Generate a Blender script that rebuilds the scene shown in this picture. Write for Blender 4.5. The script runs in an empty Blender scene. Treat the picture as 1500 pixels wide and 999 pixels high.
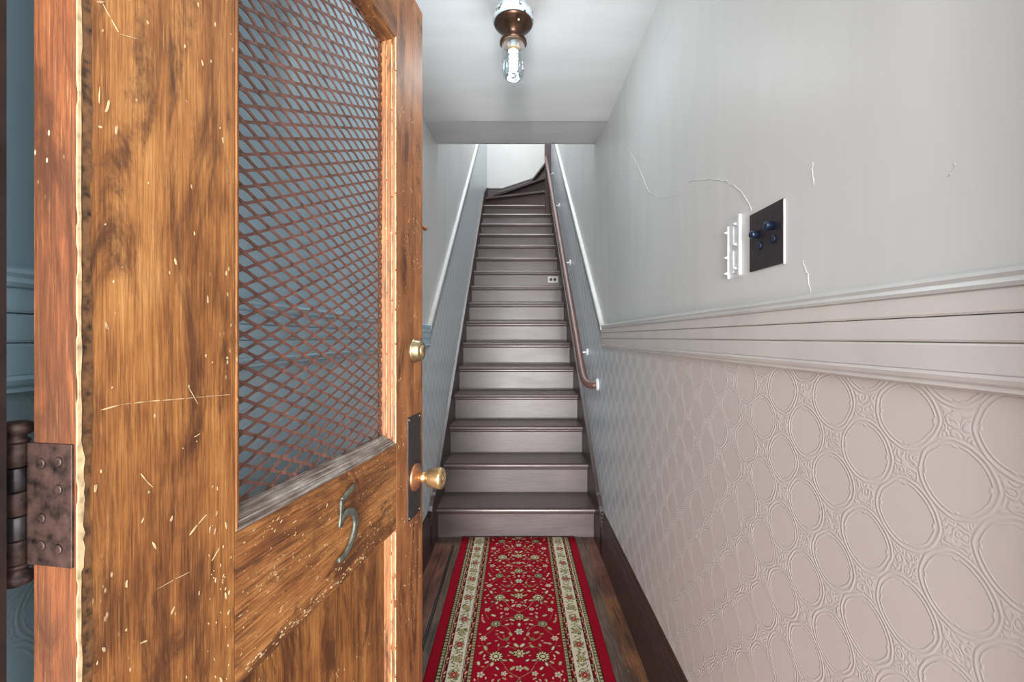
import bpy, bmesh, math, random
import numpy as np
from mathutils import Vector, Matrix

random.seed(7); np.random.seed(7)
SC = bpy.context.scene
COL = SC.collection

# ------------------------------------------------------------------ camera
F = 650.0                      # focal length in pixels of the 1500 px frame
CX, CY, CH = 758.0, 494.0, 1.204
cam_d = bpy.data.cameras.new('camera'); cam = bpy.data.objects.new('camera', cam_d); COL.objects.link(cam)
cam_d.sensor_width = 36.0; cam_d.lens = 36.0*F/1500.0
cam_d.shift_x = -(CX-750.0)/1500.0; cam_d.shift_y = (CY-499.5)/1500.0
cam_d.clip_start = 0.02; cam_d.clip_end = 200
cam.location = (0, 0, CH); cam.rotation_euler = (math.radians(90), 0, 0)
SC.camera = cam

# ------------------------------------------------------------------ world, lights, exposure
W = bpy.data.worlds.new('overcast_sky'); SC.world = W; W.use_nodes = True
wn = W.node_tree; bg = wn.nodes['Background']
bg.inputs[0].default_value = (0.93, 0.96, 1.0, 1); bg.inputs[1].default_value = 2.6
SC.view_settings.view_transform = 'Standard'; SC.view_settings.look = 'None'
SC.view_settings.exposure = 0.38; SC.view_settings.gamma = 1.0
SC.view_settings.use_curve_mapping = False

def area(name, loc, rot, sx, sy, power, col):
    d = bpy.data.lights.new(name, 'AREA'); d.shape = 'RECTANGLE'; d.size = sx; d.size_y = sy
    d.energy = power; d.color = col
    o = bpy.data.objects.new(name, d); COL.objects.link(o); o.location = loc; o.rotation_euler = rot
    return o
# bright street side seen through the open doorway, behind the camera
area('daylight_street', (0.25, -1.9, 1.35), (math.radians(90), 0, 0), 2.4, 2.2, 30, (1.0, 0.97, 0.94))
area('daylight_facades', (0.7, -8.0, 1.5), (math.radians(90), 0, 0), 5.0, 3.8, 640, (1.0, 0.98, 0.95))
area('daylight_pavement', (-0.05, -7.0, 0.12), (math.radians(103), 0, 0), 1.6, 0.5, 960, (1.0, 0.99, 0.97))
# added fill lights in made-up ceiling openings over the stairs
area('winder_fill_light', (0.3, 6.7, 5.9), (0, 0, 0), 1.3, 0.9, 20, (0.95, 0.98, 1.0))
area('stair_fill_light', (0.0, 4.1, 5.9), (0, 0, 0), 0.7, 2.2, 78, (0.9, 0.96, 1.0))

# ------------------------------------------------------------------ helpers
def lin(c, a=1.0):
    r = []
    for v in c:
        v = v/255.0
        r.append(v/12.92 if v <= 0.04045 else ((v+0.055)/1.055)**2.4)
    return (r[0], r[1], r[2], a)

def obj(name, mesh, mat=None, parent=None, smooth=False):
    if isinstance(mesh, bmesh.types.BMesh):
        me = bpy.data.meshes.new(name); mesh.to_mesh(me); mesh.free()
    else:
        me = mesh
    o = bpy.data.objects.new(name, me); COL.objects.link(o)
    if mat: me.materials.append(mat)
    if parent: o.parent = parent
    if smooth:
        for p in me.polygons: p.use_smooth = True
    return o

def tag(o, label, cat, group=None, kind=None):
    if label: o['label'] = label
    if cat: o['category'] = cat
    if group: o['group'] = group
    if kind: o['kind'] = kind
    return o

def empty(name, loc=(0, 0, 0), rz=0):
    o = bpy.data.objects.new(name, None); COL.objects.link(o)
    o.location = loc; o.rotation_euler = (0, 0, rz); o.empty_display_size = 0.1
    return o

def box(bm, x0, x1, y0, y1, z0, z1, bev=0.0):
    r = bmesh.ops.create_cube(bm, size=1.0)
    vs = r['verts']
    for v in vs:
        v.co = Vector((x0+(v.co.x+.5)*(x1-x0), y0+(v.co.y+.5)*(y1-y0), z0+(v.co.z+.5)*(z1-z0)))
    if bev:
        es = list({e for v in vs for e in v.link_edges})
        bmesh.ops.bevel(bm, geom=es, offset=bev, segments=2, profile=0.5, affect='EDGES')
    return bm

def bx(*a, **k):
    return box(bmesh.new(), *a, **k)

def prism(pts, axis, a0, a1, bm=None):
    """extrude a 2D outline along an axis ('x': pts are (y,z); 'y': (x,z); 'z': (x,y))"""
    bm = bm or bmesh.new()
    def P(p, a):
        if axis == 'x': return (a, p[0], p[1])
        if axis == 'y': return (p[0], a, p[1])
        return (p[0], p[1], a)
    A = [bm.verts.new(P(p, a0)) for p in pts]; B = [bm.verts.new(P(p, a1)) for p in pts]
    bm.faces.new(A); bm.faces.new(B[::-1])
    n = len(pts)
    for i in range(n):
        bm.faces.new((A[i], B[i], B[(i+1) % n], A[(i+1) % n]))
    bmesh.ops.recalc_face_normals(bm, faces=bm.faces)
    return bm

def lathe(prof, n=32, bm=None, mat=Matrix.Identity(4), cap=True):
    """prof: (r, h) pairs, turned about local z and then moved by mat"""
    bm = bm or bmesh.new(); rings = []
    for r, h in prof:
        if r < 1e-6: rings.append([bm.verts.new(mat @ Vector((0, 0, h)))])
        else: rings.append([bm.verts.new(mat @ Vector((r*math.cos(2*math.pi*i/n), r*math.sin(2*math.pi*i/n), h))) for i in range(n)])
    for a, b in zip(rings, rings[1:]):
        for i in range(n):
            j = (i+1) % n
            if len(a) == 1 and len(b) == 1: continue
            if len(a) == 1: bm.faces.new((a[0], b[i], b[j]))
            elif len(b) == 1: bm.faces.new((a[i], a[j], b[0]))
            else: bm.faces.new((a[i], a[j], b[j], b[i]))
    bmesh.ops.recalc_face_normals(bm, faces=bm.faces)
    return bm

def tube(pts, r, n=12, bm=None, radii=None):
    bm = bm or bmesh.new(); pts = [Vector(p) for p in pts]; rings = []
    up = Vector((0, 0, 1)); prev = None
    for i, p in enumerate(pts):
        t = (pts[min(i+1, len(pts)-1)]-pts[max(i-1, 0)]).normalized()
        if prev is None:
            s = t.cross(up)
            if s.length < 1e-3: s = t.cross(Vector((1, 0, 0)))
        else:
            s = prev - t*prev.dot(t)
        s.normalize(); prev = s; q = t.cross(s)
        rr = radii[i] if radii else r
        rings.append([bm.verts.new(p+(s*math.cos(2*math.pi*k/n)+q*math.sin(2*math.pi*k/n))*rr) for k in range(n)])
    for a, b in zip(rings, rings[1:]):
        for k in range(n):
            bm.faces.new((a[k], a[(k+1) % n], b[(k+1) % n], b[k]))
    bm.faces.new(rings[0][::-1]); bm.faces.new(rings[-1])
    bmesh.ops.recalc_face_normals(bm, faces=bm.faces)
    return bm

def join_tubes(paths, r, n=6):
    bm = bmesh.new()
    for p in paths: tube(p, r, n, bm)
    return bm

def smooth_path(pts, sub=6):
    P = [Vector(p) for p in pts]; out = []
    for i in range(len(P)-1):
        p0 = P[max(i-1, 0)]; p1 = P[i]; p2 = P[i+1]; p3 = P[min(i+2, len(P)-1)]
        for k in range(sub):
            t = k/sub
            out.append(0.5*((2*p1)+(p2-p0)*t+(2*p0-5*p1+4*p2-p3)*t*t+(3*p1-3*p2+p3-p0)*t**3))
    out.append(P[-1]); return out

# ------------------------------------------------------------------ node materials
class NT:
    def __init__(s, name):
        s.m = bpy.data.materials.new(name); s.m.use_nodes = True
        s.t = s.m.node_tree; s.b = s.t.nodes['Principled BSDF']
    def n(s, kind): return s.t.nodes.new(kind)
    def l(s, a, b): s.t.links.new(a, b)
    def setin(s, sock, v):
        if isinstance(v, bpy.types.NodeSocket): s.l(v, sock)
        else: sock.default_value = v
    def math(s, op, a, b=0.0, c=0.0, clamp=False):
        k = s.n('ShaderNodeMath'); k.operation = op; k.use_clamp = clamp
        s.setin(k.inputs[0], a); s.setin(k.inputs[1], b); s.setin(k.inputs[2], c)
        return k.outputs[0]
    def coord(s, scale=(1, 1, 1), loc=(0, 0, 0), rot=(0, 0, 0)):
        c = s.n('ShaderNodeTexCoord'); m = s.n('ShaderNodeMapping')
        m.inputs['Scale'].default_value = scale; m.inputs['Location'].default_value = loc
        m.inputs['Rotation'].default_value = rot
        s.l(c.outputs['Object'], m.inputs['Vector']); return m.outputs[0]
    def noise(s, vec, scale, detail=4, rough=.55, dist=0.0):
        k = s.n('ShaderNodeTexNoise'); s.l(vec, k.inputs['Vector'])
        k.inputs['Scale'].default_value = scale; k.inputs['Detail'].default_value = detail
        k.inputs['Roughness'].default_value = rough; k.inputs['Distortion'].default_value = dist
        return k.outputs['Fac']
    def voro(s, vec, scale, feat='F1', rnd=1.0):
        k = s.n('ShaderNodeTexVoronoi'); k.feature = feat; s.l(vec, k.inputs['Vector'])
        k.inputs['Scale'].default_value = scale; k.inputs['Randomness'].default_value = rnd
        return k.outputs['Distance']
    def ramp(s, fac, stops):
        k = s.n('ShaderNodeValToRGB'); s.l(fac, k.inputs[0]); e = k.color_ramp.elements
        while len(e) < len(stops): e.new(0.5)
        for i, (p, c) in enumerate(stops): e[i].position = p; e[i].color = c
        return k.outputs[0]
    def mix(s, fac, a, b):
        k = s.n('ShaderNodeMix'); k.data_type = 'RGBA'
        s.setin(k.inputs[0], fac); s.setin(k.inputs[6], a); s.setin(k.inputs[7], b)
        return k.outputs[2]
    def step(s, v, lo, hi):
        k = s.n('ShaderNodeMapRange'); k.interpolation_type = 'SMOOTHSTEP'
        s.setin(k.inputs[0], v); k.inputs[1].default_value = lo; k.inputs[2].default_value = hi
        return k.outputs[0]
    def bump(s, h, strength=.3, dist=.002, normal=None):
        k = s.n('ShaderNodeBump'); k.inputs['Strength'].default_value = strength
        k.inputs['Distance'].default_value = dist; s.l(h, k.inputs['Height'])
        if normal: s.l(normal, k.inputs['Normal'])
        s.l(k.outputs[0], s.b.inputs['Normal']); return k.outputs[0]
    def base(s, v): s.setin(s.b.inputs['Base Color'], v)
    def rough(s, v): s.setin(s.b.inputs['Roughness'], v)
    def metal(s, v): s.setin(s.b.inputs['Metallic'], v)

def simple(name, c, rough=.5, metal=0.0, vary=.12, scale=30, bump=.1, bdist=.001):
    m = NT(name); v = m.coord(); f = m.noise(v, scale, 5)
    c1 = lin(c); c0 = tuple(x*(1-vary*1.6) for x in c1[:3])+(1,); c2 = tuple(min(1, x*(1+vary)) for x in c1[:3])+(1,)
    m.base(m.ramp(f, [(.3, c0), (.5, c1), (.7, c2)])); m.rough(rough); m.metal(metal)
    if bump: m.bump(f, bump, bdist)
    return m.m

def plaster(name, c, rough=.45, shade_tint=None):
    m = NT(name); v = m.coord()
    big = m.noise(v, 1.3, 3); vs = m.noise(m.coord((1, 6, .7)), 2.0, 5)
    fine = m.noise(v, 55, 6, .6); lump = m.noise(m.coord((1, 1, .5)), 9, 3, .5)
    a = lin(c); b = tuple(x*.9 for x in a[:3])+(1,)
    cc = m.mix(m.step(m.math('ADD', m.math('MULTIPLY', big, .6), m.math('MULTIPLY', vs, .4)), .35, .65), b, a)
    if shade_tint:               # cool shade behind the door painted in as a blue tint
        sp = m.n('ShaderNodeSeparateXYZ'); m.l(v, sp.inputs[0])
        cc = m.mix(m.step(sp.outputs[1], 1.5, 1.9), lin(shade_tint), cc)
    m.base(cc)
    m.rough(rough)
    h = m.math('ADD', m.math('MULTIPLY', fine, .12), m.math('MULTIPLY', lump, .55))
    m.bump(h, .28, .006)
    return m.m

def lincrusta(name, c_near, c_far):
    """embossed wall covering: offset ovals with double rims and scrollwork between; cool shade light is painted in as a blue drift along the wall"""
    m = NT(name); tc = m.n('ShaderNodeTexCoord'); sep = m.n('ShaderNodeSeparateXYZ'); m.l(tc.outputs['Object'], sep.inputs[0])
    y, z = sep.outputs[1], sep.outputs[2]
    wob = m.math('MULTIPLY', m.math('SUBTRACT', m.noise(m.coord(), 26, 2), .5), .06)
    p = m.math('ADD', m.math('MULTIPLY', m.math('SUBTRACT', y, .481), 1/.1265), m.math('ADD', wob, .5)); q = m.math('ADD', m.math('MULTIPLY', m.math('SUBTRACT', z, 1.049), 1/.1215), .5)
    q = m.math('ADD', q, wob)
    def cell(off):
        a = m.math('SUBTRACT', m.math('FRACT', m.math('ADD', p, off+20)), .5)
        b = m.math('SUBTRACT', m.math('FRACT', m.math('ADD', q, off+20)), .5)
        d = m.math('SQRT', m.math('ADD', m.math('MULTIPLY', a, a), m.math('MULTIPLY', b, b)))
        return a, b, d
    a1, b1, d1 = cell(0.0); a2, b2, d2 = cell(.5)
    near = m.math('LESS_THAN', d1, d2)
    d = m.math('MINIMUM', d1, d2)
    ca = m.math('ADD', m.math('MULTIPLY', near, a1), m.math('MULTIPLY', m.math('SUBTRACT', 1.0, near), a2))
    cb = m.math('ADD', m.math('MULTIPLY', near, b1), m.math('MULTIPLY', m.math('SUBTRACT', 1.0, near), b2))
    ang = m.math('ARCTAN2', cb, ca)
    dm = m.math('ADD', d, m.math('MULTIPLY', m.math('ABSOLUTE', m.math('SINE', m.math('MULTIPLY', ang, 2.0))), .014))
    def ridge(v, r, w):
        return m.math('SUBTRACT', 1.0, m.step(m.math('ABSOLUTE', m.math('SUBTRACT', v, r)), 0.0, w))
    r1 = ridge(dm, .350, .022)
    gate = m.step(m.math('ABSOLUTE', m.math('SINE', m.math('MULTIPLY', ang, 2.0))), .12, .3)
    r2 = m.math('MULTIPLY', ridge(dm, .306, .015), gate)
    # scroll curls where the inner rim breaks
    curl = m.math('MULTIPLY', ridge(d, .29, .022), m.math('SUBTRACT', 1.0, m.step(m.math('ABSOLUTE', m.math('SINE', m.math('MULTIPLY', ang, 2.0))), .1, .22)))
    out = m.step(d, .365, .385)
    vv = m.coord((1, 1, 1))
    k = m.n('ShaderNodeTexNoise'); m.l(vv, k.inputs['Vector']); k.inputs['Scale'].default_value = 30
    vd = m.n('ShaderNodeVectorMath'); vd.operation = 'MULTIPLY_ADD'; m.l(k.outputs['Color'], vd.inputs[0])
    vd.inputs[1].default_value = (.02, .02, .02); m.l(vv, vd.inputs[2])
    vo = m.voro(vd.outputs[0], 80)
    scroll = m.math('MULTIPLY', out, m.math('ABSOLUTE', m.math('SINE', m.math('MULTIPLY', vo, 9.0))))
    h = m.math('ADD', m.math('ADD', r1, r2), m.math('ADD', m.math('MULTIPLY', curl, .8), m.math('MULTIPLY', scroll, .85)))
    brush = m.noise(m.coord((1, 1, .1)), 120, 3)
    h = m.math('ADD', h, m.math('MULTIPLY', brush, .1))
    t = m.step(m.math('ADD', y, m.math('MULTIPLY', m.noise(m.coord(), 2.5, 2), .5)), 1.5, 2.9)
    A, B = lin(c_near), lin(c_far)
    colr = m.mix(t, A, B)  # bluer tone stands for cool light, mixed into the base colour
    gloss_tint = m.math('MULTIPLY', m.math('MINIMUM', h, 1.0), m.math('ADD', .14, m.math('MULTIPLY', m.step(y, .7, 2.2), .5)))  # gloss highlights painted as paler ridges, not rubbed paint, stronger towards the stairs
    m.base(m.mix(gloss_tint, colr, lin((238, 236, 232)))); m.rough(.27)
    m.bump(h, .45, .0022)
    return m.m

def oak(name, vertical=True, tone=0):
    """worn varnished softwood with streaks, stains and flecks of old paint"""
    m = NT(name)
    g = (34, 34, 1.1) if vertical else (1.1, 34, 34)
    g2 = (9, 9, .8) if vertical else (.8, 9, 9)
    v = m.coord(g); v2 = m.coord(g2)
    fine = m.noise(v, 11.0, 9, .72, .5); broad = m.noise(v2, 2.4, 4, .6, .8); blot = m.noise(m.coord(), 7, 5, .6, .5)
    f = m.math('ADD', m.math('MULTIPLY', fine, .42), m.math('ADD', m.math('MULTIPLY', broad, .36), m.math('MULTIPLY', blot, .22)))
    if tone == 0: st = [(.36, lin((54, 28, 12))), (.44, lin((104, 60, 26))), (.52, lin((144, 92, 44))), (.62, lin((178, 126, 72)))]
    elif tone == 1: st = [(.36, lin((66, 34, 16))), (.45, lin((120, 72, 38))), (.53, lin((152, 96, 54))), (.64, lin((190, 138, 88)))]
    elif tone == 3: st = [(.38, lin((50, 27, 14))), (.45, lin((98, 56, 27))), (.52, lin((142, 90, 44))), (.63, lin((182, 130, 78)))]
    else: st = [(.34, lin((52, 32, 20))), (.44, lin((90, 50, 27))), (.52, lin((118, 66, 33))), (.62, lin((136, 84, 48)))]
    c = m.ramp(f, st)
    pore = m.noise(m.coord((150, 150, 3.0) if vertical else (3.0, 150, 150)), 6, 3, .6)
    c = m.mix(m.math('MULTIPLY', m.step(pore, .52, .70), .55), c, lin((52, 27, 12)))
    lite = m.math('MULTIPLY', m.step(m.noise(m.coord((90, 90, 2.2) if vertical else (2.2, 90, 90), (5, 2, 1)), 5, 5, .7), .56, .72), .35)
    c = m.mix(lite, c, lin((214, 172, 116)))
    # dark water stains
    s = m.math('MULTIPLY', m.step(m.noise(m.coord((7, 7, 1.6) if vertical else (2.6, 6, 6), (3.1, 0, 1.7)), 1.9, 9, .74, 1.1), .48, .64), .9)
    c = m.mix(s, c, lin((66, 34, 14)))
    # pinpoint flecks of the older cream paint
    vf = m.voro(m.coord((1, 1, .45)), 130); gatev = m.step(m.noise(m.coord(), 5, 3), .52, .62)
    fl = m.math('MULTIPLY', m.math('SUBTRACT', 1.0, m.step(vf, .10, .2)), gatev)
    c = m.mix(m.math('MULTIPLY', fl, .8), c, lin((222, 196, 158)))
    m.base(c); m.rough(m.math('ADD', .42, m.math('MULTIPLY', fine, .3)))
    m.bump(m.math('ADD', fine, m.math('MULTIPLY', fl, .5)), .35, .0012)
    return m.m

def stairpaint(name, c, dark=.75, rough=.36):
    m = NT(name); v = m.coord((1.0, 1, 1))
    f = m.noise(m.coord((.8, 3, 3)), 3.5, 5, .6); fine = m.noise(m.coord((3, 30, 30)), 5, 4)
    a = lin(c); b = tuple(x*dark for x in a[:3])+(1,)
    cc = m.mix(m.step(f, .35, .65), b, a)
    sp = m.math('SUBTRACT', 1.0, m.step(m.voro(m.coord((1, 1, 1)), 38), .035, .07)); g = m.step(m.noise(v, 6, 2), .52, .6)
    cc = m.mix(m.math('MULTIPLY', m.math('MULTIPLY', sp, g), .7), cc, lin((45, 34, 33)))
    sc = m.math('MULTIPLY', m.step(m.noise(m.coord((2.5, 6, 6)), 9, 6, .7, .8), .66, .76), .14)
    cc = m.mix(sc, cc, lin((170, 160, 158)))
    m.base(cc); m.rough(m.math('ADD', rough-.12, m.math('MULTIPLY', f, .2)))
    m.bump(m.math('ADD', fine, f), .22, .002)
    return m.m

def streaky(name):
    m = NT(name); f = m.noise(m.coord((1.5, 60, 60)), 5, 7, .7, .4); g = m.noise(m.coord(), 30, 5)
    k = m.math('ADD', m.math('MULTIPLY', f, .75), m.math('MULTIPLY', g, .25))
    m.base(m.ramp(k, [(.36, lin((52, 40, 34))), (.46, lin((98, 84, 74))), (.54, lin((132, 126, 120))), (.64, lin((176, 166, 152)))]))
    m.rough(.5); m.bump(f, .6, .002); return m.m
M = {}
M['plaster'] = plaster('grey_white_plaster_paint', (210, 210, 208))
M['plaster_left'] = plaster('grey_plaster_paint_blue_shade', (210, 210, 208), .45, (172, 204, 219))
M['plaster_up'] = plaster('white_plaster_paint', (204, 203, 200))
M['ceiling'] = plaster('ceiling_paint', (226, 227, 229))
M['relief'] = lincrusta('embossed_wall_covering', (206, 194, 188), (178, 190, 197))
M['relief_left'] = lincrusta('embossed_wall_covering_blue_shade', (176, 206, 219), (190, 202, 207))  # blue carries the cool shade along the left wall
M['trimwhite'] = simple('white_trim_paint', (196, 196, 194), .3, vary=.05, scale=9, bump=.2)
M['trimbeige'] = simple('putty_trim_paint', (203, 196, 192), .3, vary=.05, scale=9, bump=.2)
M['shade_trim'] = simple('trim_paint_blue_shade', (170, 202, 216), .35, vary=.06, scale=9)  # left chair rail colour with the blue shade painted in
M['riser'] = stairpaint('riser_paint', (92, 79, 80), .75, .42)
M['tread'] = stairpaint('tread_paint', (86, 71, 71), .9, .34)
M['darktrim'] = stairpaint('dark_brown_paint', (62, 45, 43), .8, .42)
M['oakv'] = oak('worn_varnished_wood_upright', True, 0)
M['oakh'] = oak('worn_varnished_wood_level', False, 3)
M['oakd'] = oak('worn_varnished_wood_dark', True, 1)
M['oakr'] = oak('reddish_edge_wood', True, 2)
M['cream'] = simple('old_cream_paint', (182, 157, 120), .6, vary=.35, scale=70, bump=.3)
M['greymold'] = streaky('weathered_grey_moulding')
M['rust'] = simple('rusty_brown_mesh', (104, 70, 60), .55, .15, vary=.3, scale=60, bump=.2)
M['bronze'] = simple('dark_bronze', (78, 56, 44), .35, .8, vary=.3, scale=40)
M['brass'] = simple('satin_brass', (226, 194, 142), .24, .9, vary=.06, scale=25, bump=.03)
M['copper'] = simple('copper_rose', (200, 140, 104), .34, .9, vary=.2, scale=40, bump=.1)
M['nickel'] = simple('aged_brass_cylinder', (190, 172, 136), .26, .95, vary=.1, scale=30, bump=.03)
M['blackplate'] = simple('dark_lock_plate', (62, 56, 56), .42, .5, vary=.2, scale=50)
M['number'] = simple('weathered_bronze_numeral', (98, 98, 88), .5, .45, vary=.35, scale=90, bump=.3)
M['hinge'] = simple('rusted_black_iron', (66, 48, 43), .5, .45, vary=.6, scale=75, bump=.6, bdist=.002)
M['steel'] = simple('dark_iron_barrel', (66, 60, 62), .3, .7, vary=.5, scale=50, bump=.3)
M['jamb'] = simple('black_brown_jamb', (34, 22, 20), .6, vary=.5, scale=30)
M['rail'] = simple('brown_painted_handrail', (92, 64, 58), .42, vary=.1, scale=20, bump=.05)
M['white'] = simple('white_plastic', (218, 220, 222), .35, vary=.03)
M['switch'] = simple('dark_switch_plate', (52, 46, 48), .4, .25, vary=.25, scale=60)
M['button'] = simple('blue_black_button', (22, 36, 58), .2, vary=.2)
M['outlet'] = simple('grey_outlet', (168, 166, 164), .4, vary=.05)
M['black'] = simple('black_slot', (14, 13, 13), .6)
M['cap_white'] = simple('chipped_white_canopy', (168, 178, 184), .5, vary=.3, scale=45, bump=.2)
M['stone'] = simple('pavement', (165, 162, 156), .8, vary=.2, scale=12)
M['peel'] = simple('peeled_white_paint', (214, 214, 214), .5, vary=.02)

def floorwood(name, c0, c1):
    m = NT(name); g = m.noise(m.coord((22, 1.2, 22)), 5, 6, .65, .8); b = m.noise(m.coord(), 6, 4, .6, .5)
    f = m.math('ADD', m.math('MULTIPLY', g, .6), m.math('MULTIPLY', b, .4))
    c = m.ramp(f, [(.36, lin(tuple(x*.55 for x in c0))), (.47, lin(c0)), (.6, lin(c1))])
    sc = m.math('SUBTRACT', 1.0, m.step(m.voro(m.coord((1, .3, 1)), 45), .05, .1)); gt = m.step(m.noise(m.coord(), 8, 2), .55, .62)
    m.base(m.mix(m.math('MULTIPLY', m.math('MULTIPLY', sc, gt), .7), c, lin((176, 168, 160)))); m.rough(.32); m.bump(g, .2, .001); return m.m
M['floor_red'] = floorwood('red_brown_floorboard', (96, 60, 48), (132, 90, 74))
M['floor_brown'] = floorwood('brown_floorboard', (92, 60, 42), (146, 96, 60))
M['floor_grey'] = floorwood('worn_grey_floorboard', (86, 66, 54), (120, 98, 82))
M['inlay'] = floorwood('dark_inlay', (38, 36, 34), (56, 52, 48))

def glassmat(name, c, rough=0.0, trans=1.0):
    m = NT(name); m.base(c); m.rough(rough); m.b.inputs['Transmission Weight'].default_value = trans; m.b.inputs['IOR'].default_value = 1.45
    return m.m
M['glass'] = glassmat('clear_glass', (.97, .99, 1, 1))
def panemat(name='window_pane_glass', pw=4.5, tint=(1, 1, 1, 1)):
    """thin window pane: mostly clear with a glossy sheen"""
    m = NT(name); t = m.t
    tr = m.n('ShaderNodeBsdfTransparent'); tr.inputs[0].default_value = tint
    gl = m.n('ShaderNodeBsdfGlossy'); gl.inputs['Roughness'].default_value = .03
    lw = m.n('ShaderNodeLayerWeight'); lw.inputs[0].default_value = .5
    fac = m.math('ADD', m.math('MULTIPLY', m.math('POWER', lw.outputs['Facing'], pw), .85), .035)
    mx = m.n('ShaderNodeMixShader'); m.l(fac, mx.inputs[0]); m.l(tr.outputs[0], mx.inputs[1]); m.l(gl.outputs[0], mx.inputs[2])
    m.l(mx.outputs[0], t.nodes['Material Output'].inputs[0]); return m.m
M['pane'] = panemat(pw=6.0); M['glass'] = panemat('jar_glass', 1.6, (.90, .95, .96, 1))
def glow():
    m = NT('lamp_tube_glow'); m.base((.3, .32, .33, 1)); m.b.inputs['Emission Color'].default_value = (.9, .97, 1, 1); m.b.inputs['Emission Strength'].default_value = .32; return m.m
M['glow'] = glow()
def chipped():
    m = NT('chipped_white_canopy'); f = m.noise(m.coord((1, 1, 1)), 38, 5, .6)
    k = m.step(f, .585, .60); m.base(m.mix(k, lin((172, 182, 188)), lin((58, 42, 34)))); m.rough(.5)
    m.bump(m.math('SUBTRACT', 1.0, k), .5, .001); return m.m
M['cap_chip'] = chipped()

# ------------------------------------------------------------------ dimensions
XL, XR = -.495, .478            # hall side walls
SL, SR = -.478, .460            # faces of skirting and stair strings
YF = .362                       # inner face of the entrance wall
YB = 7.2                        # wall behind the winding steps
HC = 2.345                      # hall ceiling
TOP = 5.8
N1Y, RUN = 2.634, .2476         # nosing of the first step, going
Z1, RISE = .185, .1945
def nz(k): return Z1+RISE*(k-1)
def ny(k): return N1Y+RUN*(k-1)
SLOPE = RISE/RUN

# ------------------------------------------------------------------ structure
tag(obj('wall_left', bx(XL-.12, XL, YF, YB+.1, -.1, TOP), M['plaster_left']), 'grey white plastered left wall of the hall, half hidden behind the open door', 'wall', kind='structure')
WL = bpy.data.objects['wall_left']
wr = obj('wall_right', bx(XR, XR+.12, YF, 6.43, -.1, TOP), M['plaster'])
tag(wr, 'long grey white plastered right wall with hairline cracks', 'wall', kind='structure')
tag(obj('wall_back', bx(XL-.12, 2.3, YB, YB+.1, 2.6, TOP), M['plaster_up']), 'bright white wall behind the winding steps at the top', 'wall', kind='structure')
tag(obj('wall_upper_hall', bx(XR, 2.3, 6.33, 6.43, 3.0, TOP), M['plaster_up']), 'white wall of the upper flight beyond the corner post', 'wall', kind='structure')
tag(obj('wall_end', bx(2.3, 2.4, 6.33, YB+.1, 2.6, TOP), M['plaster_up']), 'white end wall of the upper flight', 'wall', kind='structure')
# entrance wall around the doorway, with a transom opening above
bm = bmesh.new()
box(bm, XL-.12, -.437, .21, YF, -.1, 2.6); box(bm, .436, XR+.12, .21, YF, -.1, 2.6)
box(bm, -.437, .436, .21, YF, 2.30, 2.6)
tag(obj('wall_front', bm, M['plaster']), 'entrance wall around the doorway', 'wall', kind='structure')
# hall ceiling with the dropped soffit over the foot of the stairs
SOF = [(YF, HC), (2.30, HC), (2.345, HC+.001), (2.36, HC+.004), (2.72, HC+.049), (2.765, HC+.062), (2.78, HC+.09), (2.78, TOP), (2.68, TOP), (2.68, HC+.25), (YF, HC+.25)]
tag(obj('ceiling', prism(SOF, 'x', XL, XR), M['ceiling']), 'pale grey ceiling of the entrance hall ending in a soffit above the stairs', 'ceiling', kind='structure')
# unseen top ceiling, its openings added to let fill light onto the stairs
bm = bmesh.new()
box(bm, XL-.12, 2.4, 2.68, 3.0, TOP, TOP+.08); box(bm, XL-.12, 2.4, 5.6, 6.2, TOP, TOP+.08); box(bm, XL-.12, 2.4, 7.15, YB+.1, TOP, TOP+.08)
box(bm, XL-.12, -.4, 3.0, 5.6, TOP, TOP+.08); box(bm, .4, 2.4, 3.0, 5.6, TOP, TOP+.08)
box(bm, XL-.12, -.37, 6.2, 7.15, TOP, TOP+.08); box(bm, 1.0, 2.4, 6.2, 7.15, TOP, TOP+.08)
tag(obj('ceiling_upper_unseen', bm, M['plaster_up']), 'unseen white ceiling high over the stairs with two added openings for fill light', 'ceiling', kind='structure')
tag(obj('sidewalk', bx(-6, 6, -8, .20, -.3, -.02), M['stone']), 'concrete pavement outside the doorway', 'ground', kind='structure')

# floor made of planks
fl = empty('floor'); tag(fl, 'worn dark wooden floorboards with a thin dark inlay beside the runner', 'floor', kind='structure')
obj('subfloor', bx(XL, XR, .21, 2.75, -.1, -.018), M['inlay'], fl)
def plank(x0, x1, y0, y1, mat):
    o = obj('plank', bx(x0+.0008, x1-.0008, y0+.0006, y1-.0006, -.018, random.uniform(-.0006, 0), bev=.0009), mat, fl); return o
xs = [(XL, -.4275, 'floor_red'), (-.4275, -.376, 'floor_red'), (-.376, -.364, 'inlay'), (-.364, -.318, 'floor_grey')]
for a, b, k in xs:
    ys = [.21, 1.25, 2.575] if k != 'floor_red' else [.21, .95, 1.72, 2.575]
    for p, q in zip(ys, ys[1:]): plank(a, b, p, q, M[k])
plank(XL, -.318, 2.575, 2.7, M['floor_grey'])
x = -.318
while x < .30:
    for p, q in zip([.21, 1.3, 2.7], [1.3, 2.7]): plank(x, x+.103, p, q, M['floor_brown'])
    x += .103
plank(.300, .385, .21, 1.55, M['floor_brown']); plank(.300, .385, 1.55, 2.7, M['floor_grey'])
plank(.385, .398, .21, 2.52, M['floor_grey']); plank(.385, .398, 2.52, 2.7, M['inlay'])
plank(.398, XR, .21, 2.05, M['floor_brown']); plank(.398, XR, 2.05, 2.7, M['floor_red'])

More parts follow.
